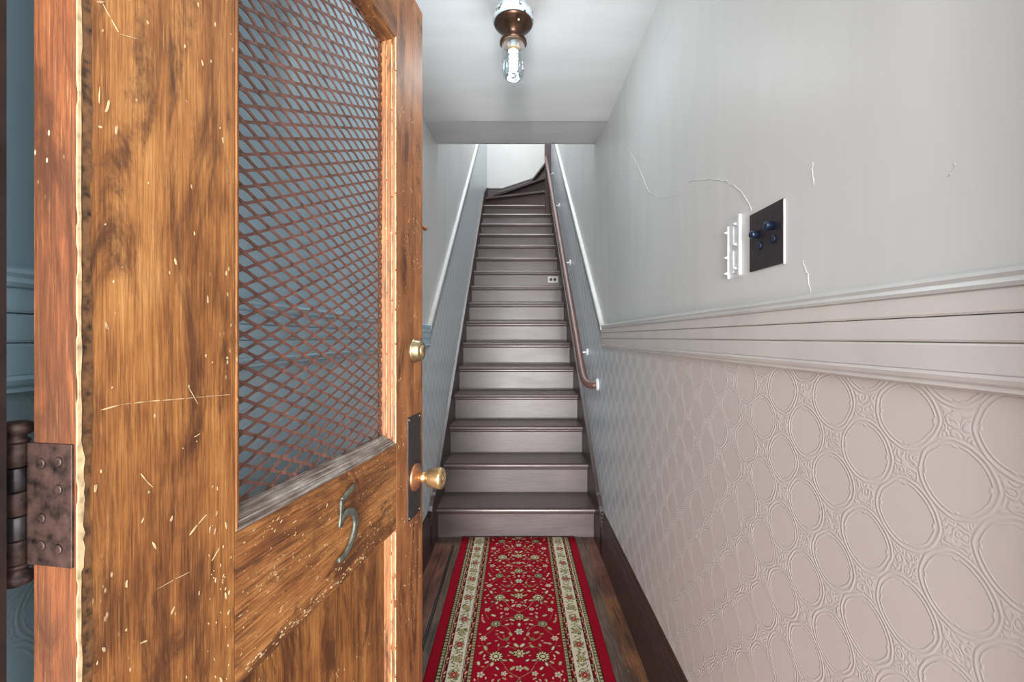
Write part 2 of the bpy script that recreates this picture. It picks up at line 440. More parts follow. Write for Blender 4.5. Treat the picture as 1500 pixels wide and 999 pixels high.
# skirtings of the hall
def baseboard(name, side, label):
    xw, xf = (XR, SR) if side > 0 else (XL, SL)
    t = abs(xw-xf); s = -side
    prof = [(0, 0), (t, 0), (t, .158), (t-.002, .163), (t-.005, .166), (t-.003, .170), (t-.001, .178), (t-.004, .186), (t-.009, .192), (t-.007, .200), (t-.009, .212), (t-.013, .226), (t-.012, .236), (t-.0135, .243), (0, .246)]
    o = obj(name, prism([(xw+s*a, b) for a, b in prof], 'y', YF, 2.46), M['darktrim'])
    tag(o, label, 'baseboard', kind='structure'); return o
baseboard('baseboard_right', 1, 'dark brown moulded skirting board along the right wall of the hall')
baseboard('baseboard_left', -1, 'dark brown moulded skirting board along the left wall behind the door')

# ------------------------------------------------------------------ wall covering and chair rails
RY = 2.446                      # where the rail turns up along the stairs
RZ0, RZ1 = 1.149, 1.268
def low(off, y): return off + .776*(y-RY)
def covering(parent, side, mat, y_end):
    x0, x1 = (XR-.0025, XR+.001) if side > 0 else (XL-.001, XL+.0025)
    pts = [(YF, .02), (2.3, .02), (N1Y, .1), (y_end, .1+SLOPE*(y_end-N1Y)), (y_end, low(RZ0, y_end)+.06), (RY, RZ0+.06), (YF, RZ0+.06)]
    return obj('wall_covering', prism(pts, 'x', x0, x1), mat, parent)
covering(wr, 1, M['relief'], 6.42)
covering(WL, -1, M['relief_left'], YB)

def rail_level(name, side, mat_top, mat, label):
    xw = XR if side > 0 else XL; s = -side
    e = empty(name, (0, 0, 0)); tag(e, label, 'moulding', kind='structure')
    def strip(nm, prof, m):
        return obj(nm, prism([(xw+s*a, b) for a, b in prof], 'y', YF, RY+.004), m, e)
    strip('top_bead', [(0, 1.252), (.019, 1.252), (.0215, 1.256), (.019, 1.261), (.022, 1.265), (.018, 1.2695), (.008, 1.273), (0, 1.275)], mat_top)
    strip('board', [(0, 1.2275), (.015, 1.2275), (.0165, 1.230), (.0165, 1.250), (.015, 1.2525), (0, 1.2525)], mat)
    strip('board', [(0, 1.199), (.0135, 1.199), (.015, 1.2015), (.015, 1.2245), (.0135, 1.2265), (0, 1.2265)], mat)
    strip('board', [(0, 1.166), (.012, 1.166), (.0135, 1.168), (.0135, 1.1955), (.012, 1.198), (0, 1.198)], mat)
    strip('bottom_bead', [(0, 1.149), (.008, 1.148), (.0135, 1.151), (.012, 1.155), (.016, 1.158), (.018, 1.163), (.014, 1.1665), (0, 1.1665)], mat)
    return e
rail_level('trim_1', 1, M['trimwhite'], M['trimbeige'], 'wide level chair rail moulding with grooved boards on the right wall')
rail_level('trim_2', -1, M['shade_trim'], M['shade_trim'], 'level chair rail moulding, tinted blue for shade, on the left wall behind the door')

def rail_slope(name, side, y_end, label):
    xw = XR if side > 0 else XL; s = -side
    e = empty(name, (0, 0, 0)); tag(e, label, 'moulding', kind='structure')
    def strip(nm, za, zb, th, m, lip=0):
        c = (za+zb)/2
        rings = []
        bm = bmesh.new()
        prof = [(0, za), (th, za), (th+lip, za+(zb-za)*.3), (th+lip, za+(zb-za)*.75), (th, zb), (0, zb)]
        for y in (RY, y_end):
            rings.append([bm.verts.new((xw+s*a, y, b+.776*(y-RY))) for a, b in prof])
        n = len(prof)
        for i in range(n): bm.faces.new((rings[0][i], rings[0][(i+1) % n], rings[1][(i+1) % n], rings[1][i]))
        bm.faces.new(rings[0]); bm.faces.new(rings[1][::-1]); bmesh.ops.recalc_face_normals(bm, faces=bm.faces)
        return obj(nm, bm, m, e)
    strip('top_bead', 1.243, 1.273, .018, M['trimwhite'], .004)
    strip('bead_step', 1.222, 1.242, .012, M['trimwhite'], .002)
    strip('board', 1.149, 1.2225, .006, M['trimgrey'])
    return e
M['trimgrey'] = simple('grey_trim_paint', (158, 162, 162), .35, vary=.05, scale=12)
rail_slope('trim_3', 1, 6.42, 'white moulding rising with the stairs along the right wall')
rail_slope('trim_4', -1, YB-.01, 'white moulding rising with the stairs along the left wall')

# cracks in the right wall plaster: thin raised ridges
def wr_pt(px, py, off=.0):
    Y = XR*F/(px-CX); return (XR-off, Y, CH+(CY-py)*Y/F)
cracks = [
 [(913, 213), (920, 219), (932, 237), (941, 258), (950, 280), (957, 284), (966, 289), (980, 289), (997, 285)],
 [(1010, 266), (1025, 264), (1050, 263), (1068, 268), (1082, 278), (1092, 290), (1099, 303), (1101, 310)],
 [(1176, 383), (1182, 398), (1186, 418), (1188, 433)],
 [(990, 20), (981, 42), (968, 66)],
 [(1192, 238), (1190, 252), (1193, 270)], [(1400, 240), (1393, 250), (1389, 260)]]
for c in cracks:
    P = smooth_path([wr_pt(x, y, .0002) for x, y in c], 4)
    P = [p+Vector((0, random.uniform(-.002, .002), random.uniform(-.002, .002))) for p in P]
    o = obj('plaster_crack', tube(P, .0015, 6, radii=[.0004+.0009*random.random() for _ in P]), M['plaster'], wr, True)

# ------------------------------------------------------------------ staircase
st = empty('staircase', (0, 2.67, 0)); tag(st, 'steep straight flight of mauve brown painted wooden stairs with winding steps at the top', 'stairs')
def sobj(nm, bm, mat, smooth=False):
    bmesh.ops.translate(bm, verts=bm.verts, vec=(0, -2.67, 0)); return obj(nm, bm, mat, st, smooth)
def nose_profile(y, z, depth):
    t = .028
    pts = [(y+depth, z), (y+.006, z)]
    for i in range(7):
        a = math.pi/2+math.pi*i/6; pts.append((y+.012+.012*math.cos(a), z-t/2+(t/2)*math.sin(a)))
    pts += [(y+.024, z-t), (y+.024, z-t-.006), (y+.030, z-t-.014), (y+.038, z-t-.018), (y+.05, z-t-.018), (y+.05, z-t), (y+depth, z-t)]
    return pts
for k in range(1, 17):
    y, z = ny(k), nz(k)
    sobj('tread', prism(nose_profile(y, z, RUN+.055), 'x', SL-.004, SR+.004), M['tread'])
    z0 = 0 if k == 1 else nz(k-1)
    if k == 1: sobj('riser', prism([(y+.040, 0), (y+.055, 0), (y+.055, z-.028), (y+.040, z-.028)], 'x', SL-.004, SR+.004), M['riser'])
    else: sobj('riser', prism([(y+.040, z0-.004), (y+.055, z0-.004), (y+.055, z-.028), (y+.040, z-.028)], 'x', SL-.004, SR+.004), M['riser'] if k < 16 else M['darktrim'])

# winding steps about the corner post
PV = Vector((.415, 6.34))
def wind(k, a0, a1):
    """tread k between nosing angle a0 and a1 (degrees from -X towards +Y)"""
    z = nz(k)
    def ray(a):
        a = math.radians(a); d = Vector((-math.cos(a), math.sin(a)))
        ts = []
        if d.x < -1e-6: ts.append((SL-.004-PV.x)/d.x)
        if d.y > 1e-6: ts.append((YB-.012-PV.y)/d.y)
        if d.x > 1e-6: ts.append((.616-PV.x)/d.x)
        return PV+d*min(ts)
    P0, P1 = ray(a0), ray(a1); pts = [PV, P0]
    corner = Vector((SL-.004, YB-.012))
    ac = math.degrees(math.atan2(corner.y-PV.y, -(corner.x-PV.x)))
    if a0 < ac < a1: pts.append(corner)
    pts.append(P1)
    dirn = (P0-PV).normalized(); nrm = Vector((-dirn.y, dirn.x))
    if nrm.dot(Vector((0, -1))) < 0: nrm = -nrm
    if a0 > 80: nrm = Vector((-1, 0))
    f0, f1 = PV+nrm*.035, P0+nrm*.035
    f1.x = max(f1.x, SL-.004); f1.y = min(f1.y, YB-.012)
    bm = prism([(p.x, p.y) for p in [f0, f1]+pts[1:]+[PV+Vector((.03, .02))]], 'z', z-.03, z)
    sobj('tread', bm, M['tread'])
    q0, q1 = PV, P0
    sobj('riser', prism([(q0.x, q0.y), (q1.x, q1.y), (q1.x-nrm.x*.012, q1.y-nrm.y*.012), (q0.x-nrm.x*.012, q0.y-nrm.y*.012)], 'z', nz(k-1)-.01, z-.03), M['darktrim'])
wind(17, 20, 50); wind(18, 47, 78); wind(19, 76, 104)
uf = empty('upper_flight', (.62, 6.8, nz(19))); tag(uf, 'dark upper steps turning right behind the corner post', 'stairs')
def uobj(nm, bm, mat):
    bmesh.ops.translate(bm, verts=bm.verts, vec=(-.62, -6.8, -nz(19))); return obj(nm, bm, mat, uf)
for k in range(20, 24):
    x0 = .65+.25*(k-20)
    uobj('tread', bx(x0-.03, x0+.26, 6.432, YB-.012, nz(k)-.03, nz(k)), M['tread'])
    uobj('riser', bx(x0, x0+.015, 6.432, YB-.012, nz(k-1)-.03, nz(k)-.03), M['darktrim'])
uobj('landing', bx(1.65, 2.298, 6.432, YB-.012, nz(23)-.03, nz(23)), M['tread'])

# strings (side boards) with a moulded cap
HS = .185
def topz(y): return Z1+SLOPE*(y-N1Y)+HS
curve = [(2.44, .246), (2.47, .262), (2.50, .285), (2.515, .300), (2.54, .300), (2.56, .306), (2.60, .338)]
def string(side):
    xw, xf = (XR-.0026, SR) if side > 0 else (XL+.0026, SL)
    y_end = 6.40 if side > 0 else YB-.012
    tops = [p for p in curve]+[(N1Y+.02, topz(N1Y+.02))]
    if side > 0: tops += [(y_end, topz(y_end))]
    else: tops += [(6.34, topz(6.34)), (6.85, 3.50), (7.10, 3.60), (y_end, 3.615)]
    bot = [(y_end, tops[-1][1]-.62), (2.8, -.0), (2.44, 0)]
    bm = prism(tops+bot, 'x', xw, xf); sobj('stair_string', bm, M['darktrim'])
    # cap beads following the top edge
    s = -side
    for (off, w, pr) in ((0.0, .012, .0065), (-.022, .008, .004), (-.045, .006, .0025)):
        bm = bmesh.new(); rings = []
        for (y, z) in tops:
            z = z+off
            rings.append([bm.verts.new((xf-s*.004, y, z-w)), bm.verts.new((xf+s*pr, y, z-w)), bm.verts.new((xf+s*pr, y, z)), bm.verts.new((xf-s*.012, y, z+.003))])
        for a, b in zip(rings, rings[1:]):
            for i in range(4): bm.faces.new((a[i], a[(i+1) % 4], b[(i+1) % 4], b[i]))
        bm.faces.new(rings[0]); bm.faces.new(rings[-1][::-1]); bmesh.ops.recalc_face_normals(bm, faces=bm.faces)
        sobj('string_bead', bm, M['darktrim'])
string(1); string(-1)
# skirting on the back wall following the winders
bk = [(SL, 3.615), (-.24, 3.615), (-.20, 3.63), (.32, 3.80), (.36, 3.84), (.60, 4.06)]
sobj('wall_string', prism(bk+[(.60, 3.5), (.4, 3.3), (SL, 3.1)], 'y', YB-.022, YB-.0005), M['darktrim'])
for off, w, pr in ((0, .016, .01), (-.045, .012, .006)):
    bm = bmesh.new(); rings = []
    for (x, z) in bk:
        z += off
        rings.append([bm.verts.new((x, YB-.018, z-w)), bm.verts.new((x, YB-.022-pr, z-w)), bm.verts.new((x, YB-.022-pr, z)), bm.verts.new((x, YB-.002, z+.004))])
    for a, b in zip(rings, rings[1:]):
        for i in range(4): bm.faces.new((a[i], a[(i+1) % 4], b[(i+1) % 4], b[i]))
    bm.faces.new(rings[0]); bm.faces.new(rings[-1][::-1]); bmesh.ops.recalc_face_normals(bm, faces=bm.faces)
    sobj('string_bead', bm, M['tread'])
cp = obj('corner_post', bx(.392, XR+.004, 6.30, 6.445, nz(15)+.004, 5.3, bev=.008), M['post'] if 'post' in M else simple('dark_red_brown_paint', (58, 32, 30), .4))
tag(cp, 'tall dark reddish brown corner post at the turn of the stairs', 'post')

# ------------------------------------------------------------------ handrail
hr = empty('handrail', (XR, 2.61, .92)); tag(hr, 'round brown painted handrail on white wall brackets along the right of the stairs', 'handrail')
def hobj(nm, bm, mat, parent=hr, smooth=True):
    bmesh.ops.translate(bm, verts=bm.verts, vec=(-XR, -2.61, -.92)); return obj(nm, bm, mat, parent, smooth)
XH = .405
def rz(y): return .948+.786*(y-2.72)
path = smooth_path([(XR-.012, 2.62, .925), (XR-.03, 2.622, .922), (XH+.018, 2.65, .925), (XH+.004, 2.70, .945), (XH, 2.78, rz(2.78)), (XH, 2.9, rz(2.9))], 6)
path += [(XH, y, rz(y)) for y in np.linspace(3.05, 6.292, 10)]
hobj('rail', tube(path, .0235, 18), M['rail'])
def rosette(y, z, r, th, parent_name='wall_rosette'):
    mt = Matrix.Translation((XR-.0028, y, z)) @ Matrix.Rotation(-math.pi/2, 4, 'Y')
    return lathe([(0, 0), (r, 0), (r, th*.4), (r*.93, th*.6), (r*.86, th*.62), (r*.8, th), (r*.3, th*1.1), (0, th*1.1)], 28, mat=mt)
hobj('end_rosette', rosette(2.62, .925, .036, .013), M['white'])
for y in (3.0, 3.98, 5.02, 5.88):
    zz = rz(y)-.065
    b = hobj('bracket', tube(smooth_path([(XR-.008, y, zz), (XR-.04, y, zz), (XH+.008, y, zz+.01), (XH, y, rz(y)-.028)], 5), .0055, 10), M['white'])
    hobj('wall_rosette', rosette(y, zz, .025, .011), M['white'], b).matrix_parent_inverse = Matrix.Identity(4)
    bm = bx(XH-.011, XH+.011, -.035, .035, -.002, .0015)
    bmesh.ops.rotate(bm, verts=bm.verts, cent=(0, 0, 0), matrix=Matrix.Rotation(math.atan(.786), 3, 'X'))
    bmesh.ops.translate(bm, verts=bm.verts, vec=(0, y, rz(y)-.030))
    hobj('saddle', bm, M['white'], b, False)

# ------------------------------------------------------------------ outlet in the tenth riser
oy = ny(10)+.040; ox, oz = .391, nz(9)+.100
ol = empty('electrical_outlet', (ox, oy, oz)); tag(ol, 'small grey two socket electrical outlet set sideways into a stair riser near the right string', 'outlet')
bm = bx(-.058, .058, -.006, 0, -.037, .037, bev=.003); obj('cover_plate', bm, M['outlet'], ol)
for sx in (-.021, .021):
    s = obj('socket', lathe([(0, 0), (.0165, 0), (.0165, .0015), (0, .0015)], 20, mat=Matrix.Translation((sx, -.0085+.001, 0)) @ Matrix.Rotation(math.pi/2, 4, 'X')), M['black'], ol)

# ------------------------------------------------------------------ runner rug (woven pattern as point colours on a fine pile grid)
RX0, RX1, RYa, RYb = -.331, .345, .46, 2.662
G = .002
nx = int(round((RX1-RX0)/G))+1; nyy = int(round((RYb-RYa)/G))+1
gx = np.linspace(RX0, RX1, nx); gy = np.linspace(RYa, RYb, nyy)
XX, YY = np.meshgrid(gx, gy)                 # rows follow y
def L(c): return np.array(lin(c)[:3])
RED, DRED, CREAM, GREEN, DARK, GOLD, PINK = L((146, 8, 32)), L((96, 12, 22)), L((208, 198, 172)), L((136, 128, 86)), L((26, 24, 20)), L((184, 152, 96)), L((226, 146, 122))
img = np.zeros((nyy, nx, 3)); img[:] = RED
xc = (RX0+RX1)/2; half = (RX1-RX0)/2
dE = half-np.abs(XX-xc)                      # distance from the rug's long edge
def band(a, b, c): img[(dE >= a) & (dE < b)] = c
B = [.043, .058, .078, .134, .154, .168]
band(B[0], B[1], GREEN); band(B[1], B[2], DRED); band(B[2], B[3], CREAM); band(B[3], B[4], DRED); band(B[4], B[5], GREEN)
for e in B: band(e-.0012, e+.0012, DARK)
for e in (B[1]+.003, B[3]+.001): band(e-.001, e+.0015, CREAM)
for a, b in ((B[0], B[1]), (B[4], B[5])):    # beaded guard stripes
    mk = (dE > a+.002) & (dE < b-.002)
    ph = (YY/.016) % 1.0
    img[mk & (ph < .14)] = DARK
    c = (a+b)/2; rr = np.hypot((ph-.57)*.016, dE-c)
    img[mk & (rr < .0042)] = L((196, 186, 146)); img[mk & (rr < .0018)] = L((120, 60, 50))
def stamp(mask_fn, cx_, cy_, R, col):
    i0, i1 = max(0, int((cy_-R-RYa)/G)), min(nyy, int((cy_+R-RYa)/G)+2)
    j0, j1 = max(0, int((cx_-R-RX0)/G)), min(nx, int((cx_+R-RX0)/G)+2)
    if i0 >= i1 or j0 >= j1: return
    x = XX[i0:i1, j0:j1]-cx_; y = YY[i0:i1, j0:j1]-cy_
    img[i0:i1, j0:j1][mask_fn(x, y)] = col
def ell(cx_, cy_, a, b, rot, col):
    c, s = math.cos(rot), math.sin(rot)
    stamp(lambda x, y: ((x*c+y*s)/a)**2+((-x*s+y*c)/b)**2 < 1, cx_, cy_, max(a, b)+.004, col)
def flower(cx_, cy_, R, n=8, outer=None, mid=None, core=None, rot=0.0, rim=True):
    outer = CREAM if outer is None else outer; mid = DARK if mid is None else mid; core = GOLD if core is None else core
    if rim: stamp(lambda x, y: np.hypot(x, y) < R*(1.02+.16*np.cos(n*(np.arctan2(y, x)+rot))), cx_, cy_, R*1.4, DARK)
    stamp(lambda x, y: np.hypot(x, y) < R*(.82+.20*np.cos(n*(np.arctan2(y, x)+rot))), cx_, cy_, R*1.3, outer)
    stamp(lambda x, y: np.hypot(x, y) < R*.52, cx_, cy_, R, mid)
    stamp(lambda x, y: np.hypot(x, y) < R*.34, cx_, cy_, R, outer)
    stamp(lambda x, y: np.hypot(x, y) < R*.17, cx_, cy_, R, core)
def vine(pts, col, w=.0016):
    P = smooth_path([(a, b, 0) for a, b in pts], 10)
    for p in P: ell(p.x, p.y, w, w, 0, col)
def leaf(x, y, l, rot, col=None, edge=True):
    col = CREAM if col is None else col
    if edge: ell(x, y, l*1.15, l*.62, rot, DARK if random.random() < .4 else GREEN)
    ell(x, y, l, l*.42, rot, col)
# small guards: running S vines with pink buds
for a, b in ((B[1], B[2]), (B[3], B[4])):
    for sg in (-1, 1):
        k = 0; y = RYa
        while y < RYb:
            xx = xc+sg*(half-(a+b)/2); d = .0035*(1 if k % 2 else -1)
            ell(xx+d, y, .0085, .0035, math.radians(60 if k % 2 else 120), PINK if k % 2 else GREEN)
            ell(xx-d, y+.016, .004, .0025, math.radians(30), CREAM)
            vine([(xx+d, y), (xx-d*1.2, y+.012), (xx-d, y+.02), (xx+d*.4, y+.034)], GREEN, .0011)
            y += .034; k += 1
# main border: flowers, leaves and dark outlines on cream
for sg in (-1, 1):
    xx = xc+sg*(half-(B[2]+B[3])/2); y = RYa+.02; k = 0
    while y < RYb:
        vine([(xx-.018, y-.04), (xx+.015, y-.02), (xx-.005, y), (xx-.016, y+.02), (xx+.014, y+.036)], GREEN, .0018)
        if k % 2 == 0:
            flower(xx, y, .0165, 6, L((196, 106, 84)), DRED, CREAM)
        else:
            flower(xx, y, .0150, 5, L((190, 172, 116)), L((96, 100, 70)), DRED)
        for q in range(13):
            aa = q/13*2*math.pi+random.random()
            leaf(xx+random.uniform(.016, .022)*math.cos(aa), y+random.uniform(.02, .034)*math.sin(aa), random.uniform(.0035, .0065), aa+1.2, GREEN if q % 2 else L((120, 118, 82)), True)
        for q in range(3): ell(xx+random.uniform(-.02, .02), y+.04+random.uniform(-.008, .008), .0035, .0022, random.random()*3, DRED if q else DARK)
        y += .078; k += 1
# field: mirrored rosettes, palmettes and vines, repeat .375
per = .375; y0 = 1.663
for n in range(-4, 4):
    yb = y0+n*per
    def sym(fn, x, *a, **k):
        for sg in (-1, 1): fn(xc+sg*x, *a, **k)
    for sg in (-1, 1):
        X = lambda v: xc+sg*v
        vine([(X(0), yb+.02), (X(.03), yb+.05), (X(.075), yb+.045), (X(.088), yb)], GREEN)
        vine([(X(.09), yb), (X(.13), yb+.035), (X(.145), yb+.10), (X(.11), yb+.15), (X(.095), yb+.188)], GREEN)
        vine([(X(.095), yb+.188), (X(.05), yb+.165), (X(.035), yb+.12), (X(.06), yb+.09), (X(.085), yb+.11)], L((170, 160, 120)))
        vine([(X(.095), yb+.188), (X(.06), yb+.225), (X(.02), yb+.235), (X(0), yb+.27)], GREEN)
        vine([(X(0), yb+.27), (X(.04), yb+.30), (X(.06), yb+.34), (X(.09), yb+.375)], L((170, 160, 120)))
        vine([(X(.13), yb+.22), (X(.145), yb+.27), (X(.12), yb+.32), (X(.09), yb+.36)], GREEN)
        flower(X(.088), yb, .026, 12, L((206, 190, 150)), DARK, L((208, 196, 160)))
        flower(X(.098), yb+.188, .021, 10, L((166, 158, 116)), DARK, CREAM)
        flower(X(.142), yb+.10, .015, 6, CREAM, L((196, 130, 96)), DARK, rim=False)
        flower(X(.138), yb+.285, .014, 5, CREAM, GREEN, DARK, rim=False)
        flower(X(.052), yb+.095, .011, 5, GREEN, DARK, CREAM, rim=False)
        flower(X(.055), yb+.29, .012, 5, CREAM, GREEN, DRED, rim=False)
        for lx, ly, ll, ro in ((.03, .02, .011, .6), (.048, .055, .010, 2.4), (.13, .045, .012, 1.2), (.118, .07, .009, 2.7), (.035, .125, .010, 1.1), (.07, .135, .010, .3),
                               (.125, .16, .011, 2.2), (.15, .205, .009, .9), (.05, .185, .010, 2.9), (.03, .215, .012, .4), (.075, .235, .009, 1.8), (.11, .245, .011, .5),
                               (.025, .315, .011, 2.4), (.08, .315, .009, .9), (.10, .335, .010, 2.0), (.15, .34, .010, 1.4), (.03, .355, .009, .7), (.145, .02, .009, 2.4), (.055, -.02, .010, .2), (.12, -.03, .009, 2.6)):
            leaf(X(lx), yb+ly, ll, ro if sg > 0 else math.pi-ro, CREAM if random.random() < .55 else L((178, 172, 132)))
    flower(xc, yb+.015, .022, 7, L((198, 186, 140)), DRED, CREAM)
    flower(xc, yb+.14, .019, 6, CREAM, GREEN, DARK)
    flower(xc, yb+.235, .022, 9, L((190, 180, 136)), DARK, CREAM)
    flower(xc, yb+.315, .014, 5, CREAM, DRED, DARK, rim=False)
    leaf(xc-.012, yb+.06, .012, 2.2); leaf(xc+.012, yb+.06, .012, .9); leaf(xc, yb+.185, .010, 1.57)
# small sprigs filling the ground of the field
for sg in (-1, 1):
    rs = random.Random(5)
    for n in range(-4, 4):
        for q in range(130):
            lx, ly = rs.uniform(.008, .160), rs.uniform(0, per)
            ax, ay, ll, ro, wh = xc+sg*lx, y0+n*per+ly, rs.uniform(.005, .0085), rs.uniform(0, 3.1), rs.random()
            j = int((ax-RX0)/G); i = int((ay-RYa)/G)
            if not (4 < i < nyy-5): continue
            if np.abs(img[i-4:i+5, j-4:j+5]-RED).max() > .02: continue
            leaf(ax, ay, ll, ro if sg > 0 else math.pi-ro, CREAM if wh < .35 else (L((176, 166, 122)) if wh < .8 else L((206, 128, 104))), wh > .5)
img[(YY > RYb-.008)] = RED
# the field must not spill over the borders' edge
pile = np.random.rand(nyy, nx)
img *= (.86+.22*pile)[..., None]
ZZ = .0075+.0010*pile
edge = np.minimum(np.minimum(XX-RX0, RX1-XX), np.minimum(YY-RYa, RYb-YY))
ZZ = np.where(edge < .005, .001+(ZZ-.001)*np.sqrt(np.clip(edge/.005, 0, 1)), ZZ)
verts = np.stack([XX-xc, YY-1.5, ZZ], -1).reshape(-1, 3)
idx = np.arange(nyy*nx).reshape(nyy, nx)
faces = np.stack([idx[:-1, :-1], idx[:-1, 1:], idx[1:, 1:], idx[1:, :-1]], -1).reshape(-1, 4)
me = bpy.data.meshes.new('runner_rug')
me.vertices.add(len(verts)); me.vertices.foreach_set('co', verts.astype(np.float32).ravel())
me.loops.add(faces.size); me.loops.foreach_set('vertex_index', faces.astype(np.int32).ravel())
me.polygons.add(len(faces)); me.polygons.foreach_set('loop_start', np.arange(0, faces.size, 4, dtype=np.int32))
me.update(calc_edges=True); me.validate()
at = me.color_attributes.new('weave', 'FLOAT_COLOR', 'POINT')
at.data.foreach_set('color', np.concatenate([img.reshape(-1, 3), np.ones((len(verts), 1))], 1).astype(np.float32).ravel())
rm = NT('woven_runner'); ca = rm.n('ShaderNodeVertexColor'); ca.layer_name = 'weave'
rm.base(ca.outputs[0]); rm.rough(.9); rm.b.inputs['Specular IOR Level'].default_value = .12
rug = obj('runner_rug', me, rm.m); rug.location = (xc, 1.5, 0)
tag(rug, 'red runner rug with cream floral borders lying on the hall floor', 'rug')

# ------------------------------------------------------------------ ceiling lamp
lz = HC
lp = empty('ceiling_lamp', (-.014, 1.505, lz)); tag(lp, 'small bronze ceiling lamp with chipped white canopy and clear glass jar', 'lamp')
DZ = -.036
def shift(pr): return [(r, h+DZ) for r, h in pr]
obj('canopy', lathe([(0, 0), (.044, 0), (.046, -.012), (.050, -.026), (.058, -.036), (.066, -.045), (.069, -.054), (.0695, -.072), (.067, -.076), (.060, -.076), (0, -.070)], 40), M['cap_chip'], lp, True)
obj('dish', lathe(shift([(.065, -.040), (.066, -.044), (.061, -.050), (.049, -.060), (.037, -.070), (.029, -.080), (.027, -.088), (.030, -.092), (.040, -.095), (.045, -.101), (.046, -.110), (.043, -.112), (.039, -.108), (0, -.098)]), 40), M['bronze'], lp, True)
obj('screw', lathe([(0, 0), (.0035, 0), (.0035, -.004), (0, -.005)], 12, mat=Matrix.Translation((.018, -.045, -.058+DZ))), M['white'], lp, True)
obj('glass_jar', lathe(shift([(.037, -.104), (.0395, -.118), (.0385, -.170), (.0370, -.205), (.0345, -.213), (.0345, -.217), (.030, -.224), (.0285, -.226), (.0275, -.2235), (0, -.2235), (0, -.2195), (.0285, -.2195), (.032, -.213), (.0345, -.203), (.036, -.170), (.037, -.118), (.035, -.104)]), 36), M['glass'], lp, True)
obj('jar_flutes', join_tubes([[(.0372*math.cos(t), .0372*math.sin(t), -.122+DZ), (.0350*math.cos(t), .0350*math.sin(t), -.203+DZ)] for t in np.linspace(0, 2*math.pi, 15)[:-1]], .0009), M['glass'], lp, True)
b = obj('bulb_base', lathe(shift([(0, -.098), (.014, -.098), (.0145, -.120), (.017, -.124), (.017, -.136), (.012, -.142), (0, -.142)]), 24), M['cap_white'], lp, True)
obj('collar', lathe(shift([(.0172, -.126), (.0180, -.129), (.0180, -.133), (.0172, -.136)]), 24), M['brass'], b, True)
NTURN = 3.5
obj('spiral_tube', tube([(.0125*math.cos(t), .0125*math.sin(t), DZ-.146-.052*t/(2*math.pi*NTURN)) for t in np.linspace(0, 2*math.pi*NTURN, 90)], .0042, 10), M['glow'], lp, True)
pd = bpy.data.lights.new('lamp_light', 'POINT'); pd.energy = 5.5; pd.shadow_soft_size = .03; pd.color = (.97, .98, 1.0)
po = bpy.data.objects.new('lamp_light', pd); COL.objects.link(po); po.parent = lp; po.location = (0, 0, -.225)

# ------------------------------------------------------------------ switch plate and plastic bracket on the right wall
sy0, sy1, sz0, sz1 = .793, .908, 1.337, 1.453
sw = empty('light_switch', (XR, (sy0+sy1)/2, (sz0+sz1)/2)); tag(sw, 'square black metal plate with four push buttons on the right wall', 'light switch')
obj('plate', bx(-.0035, 0, -.0575, .0575, -.058, .058, bev=.0012), M['switch'], sw)
obj('peeled_edge', prism([(-.0590, -.060), (-.0572, -.060), (-.0572, .052), (-.0584, .056), (-.0597, .02), (-.0588, -.02)], 'x', -.003, 0), M['peel'], sw)
for yy, zz, pr in ((.022, .011, .017), (-.028, .016, .017), (.017, -.012, .004), (-.029, -.009, .004)):
    mt = Matrix.Translation((-.0035, yy, zz)) @ Matrix.Rotation(-math.pi/2, 4, 'Y')
    obj('push_button', lathe([(0, 0), (.0078, 0), (.0078, pr*.85), (.006, pr), (0, pr)], 20, mat=mt), M['button'], sw, True)
for yy, zz in ((.016, .022), (-.026, .032), (.014, -.036), (-.026, -.031)):
    mt = Matrix.Translation((-.0035, yy, zz)) @ Matrix.Rotation(-math.pi/2, 4, 'Y')
    obj('screw', lathe([(0, 0), (.0025, 0), (.002, .001), (0, .001)], 10, mat=mt), M['bronze'], sw, True)
by, bz0, bz1 = .974, 1.335, 1.463
br = empty('plastic_bracket', (XR, by, (bz0+bz1)/2)); tag(br, 'white plastic mounting bracket with small clips left of the black switch plate', 'bracket')
hh = (bz1-bz0)/2
obj('back_plate', bx(-.0015, 0, -.022, .026, -hh, hh), M['white'], br)
obj('side_rail', bx(-.007, 0, -.030, -.0225, -hh+.002, hh+.004, bev=.001), M['white'], br)
obj('side_rail', bx(-.006, -.0015, .0225, .027, -hh, hh-.010, bev=.001), M['white'], br)
for (a, b_) in ((-.054, -.006), (.006, .048)):
    obj('centre_rib', bx(-.0055, -.0015, -.001, .003, a, b_), M['white'], br)
for yy, zz in ((-.013, .050), (-.013, .006), (-.013, -.046), (.029, .040), (.029, -.016), (.029, -.052)):
    obj('clip', prism([(zz-.006, 0), (zz+.005, 0), (zz, -.013)][::1], 'y', yy-.004, yy+.004) if False else prism([(-.0015, zz-.005), (-.0015, zz+.005), (-.013, zz)], 'y', yy-.004, yy+.004), M['white'], br)

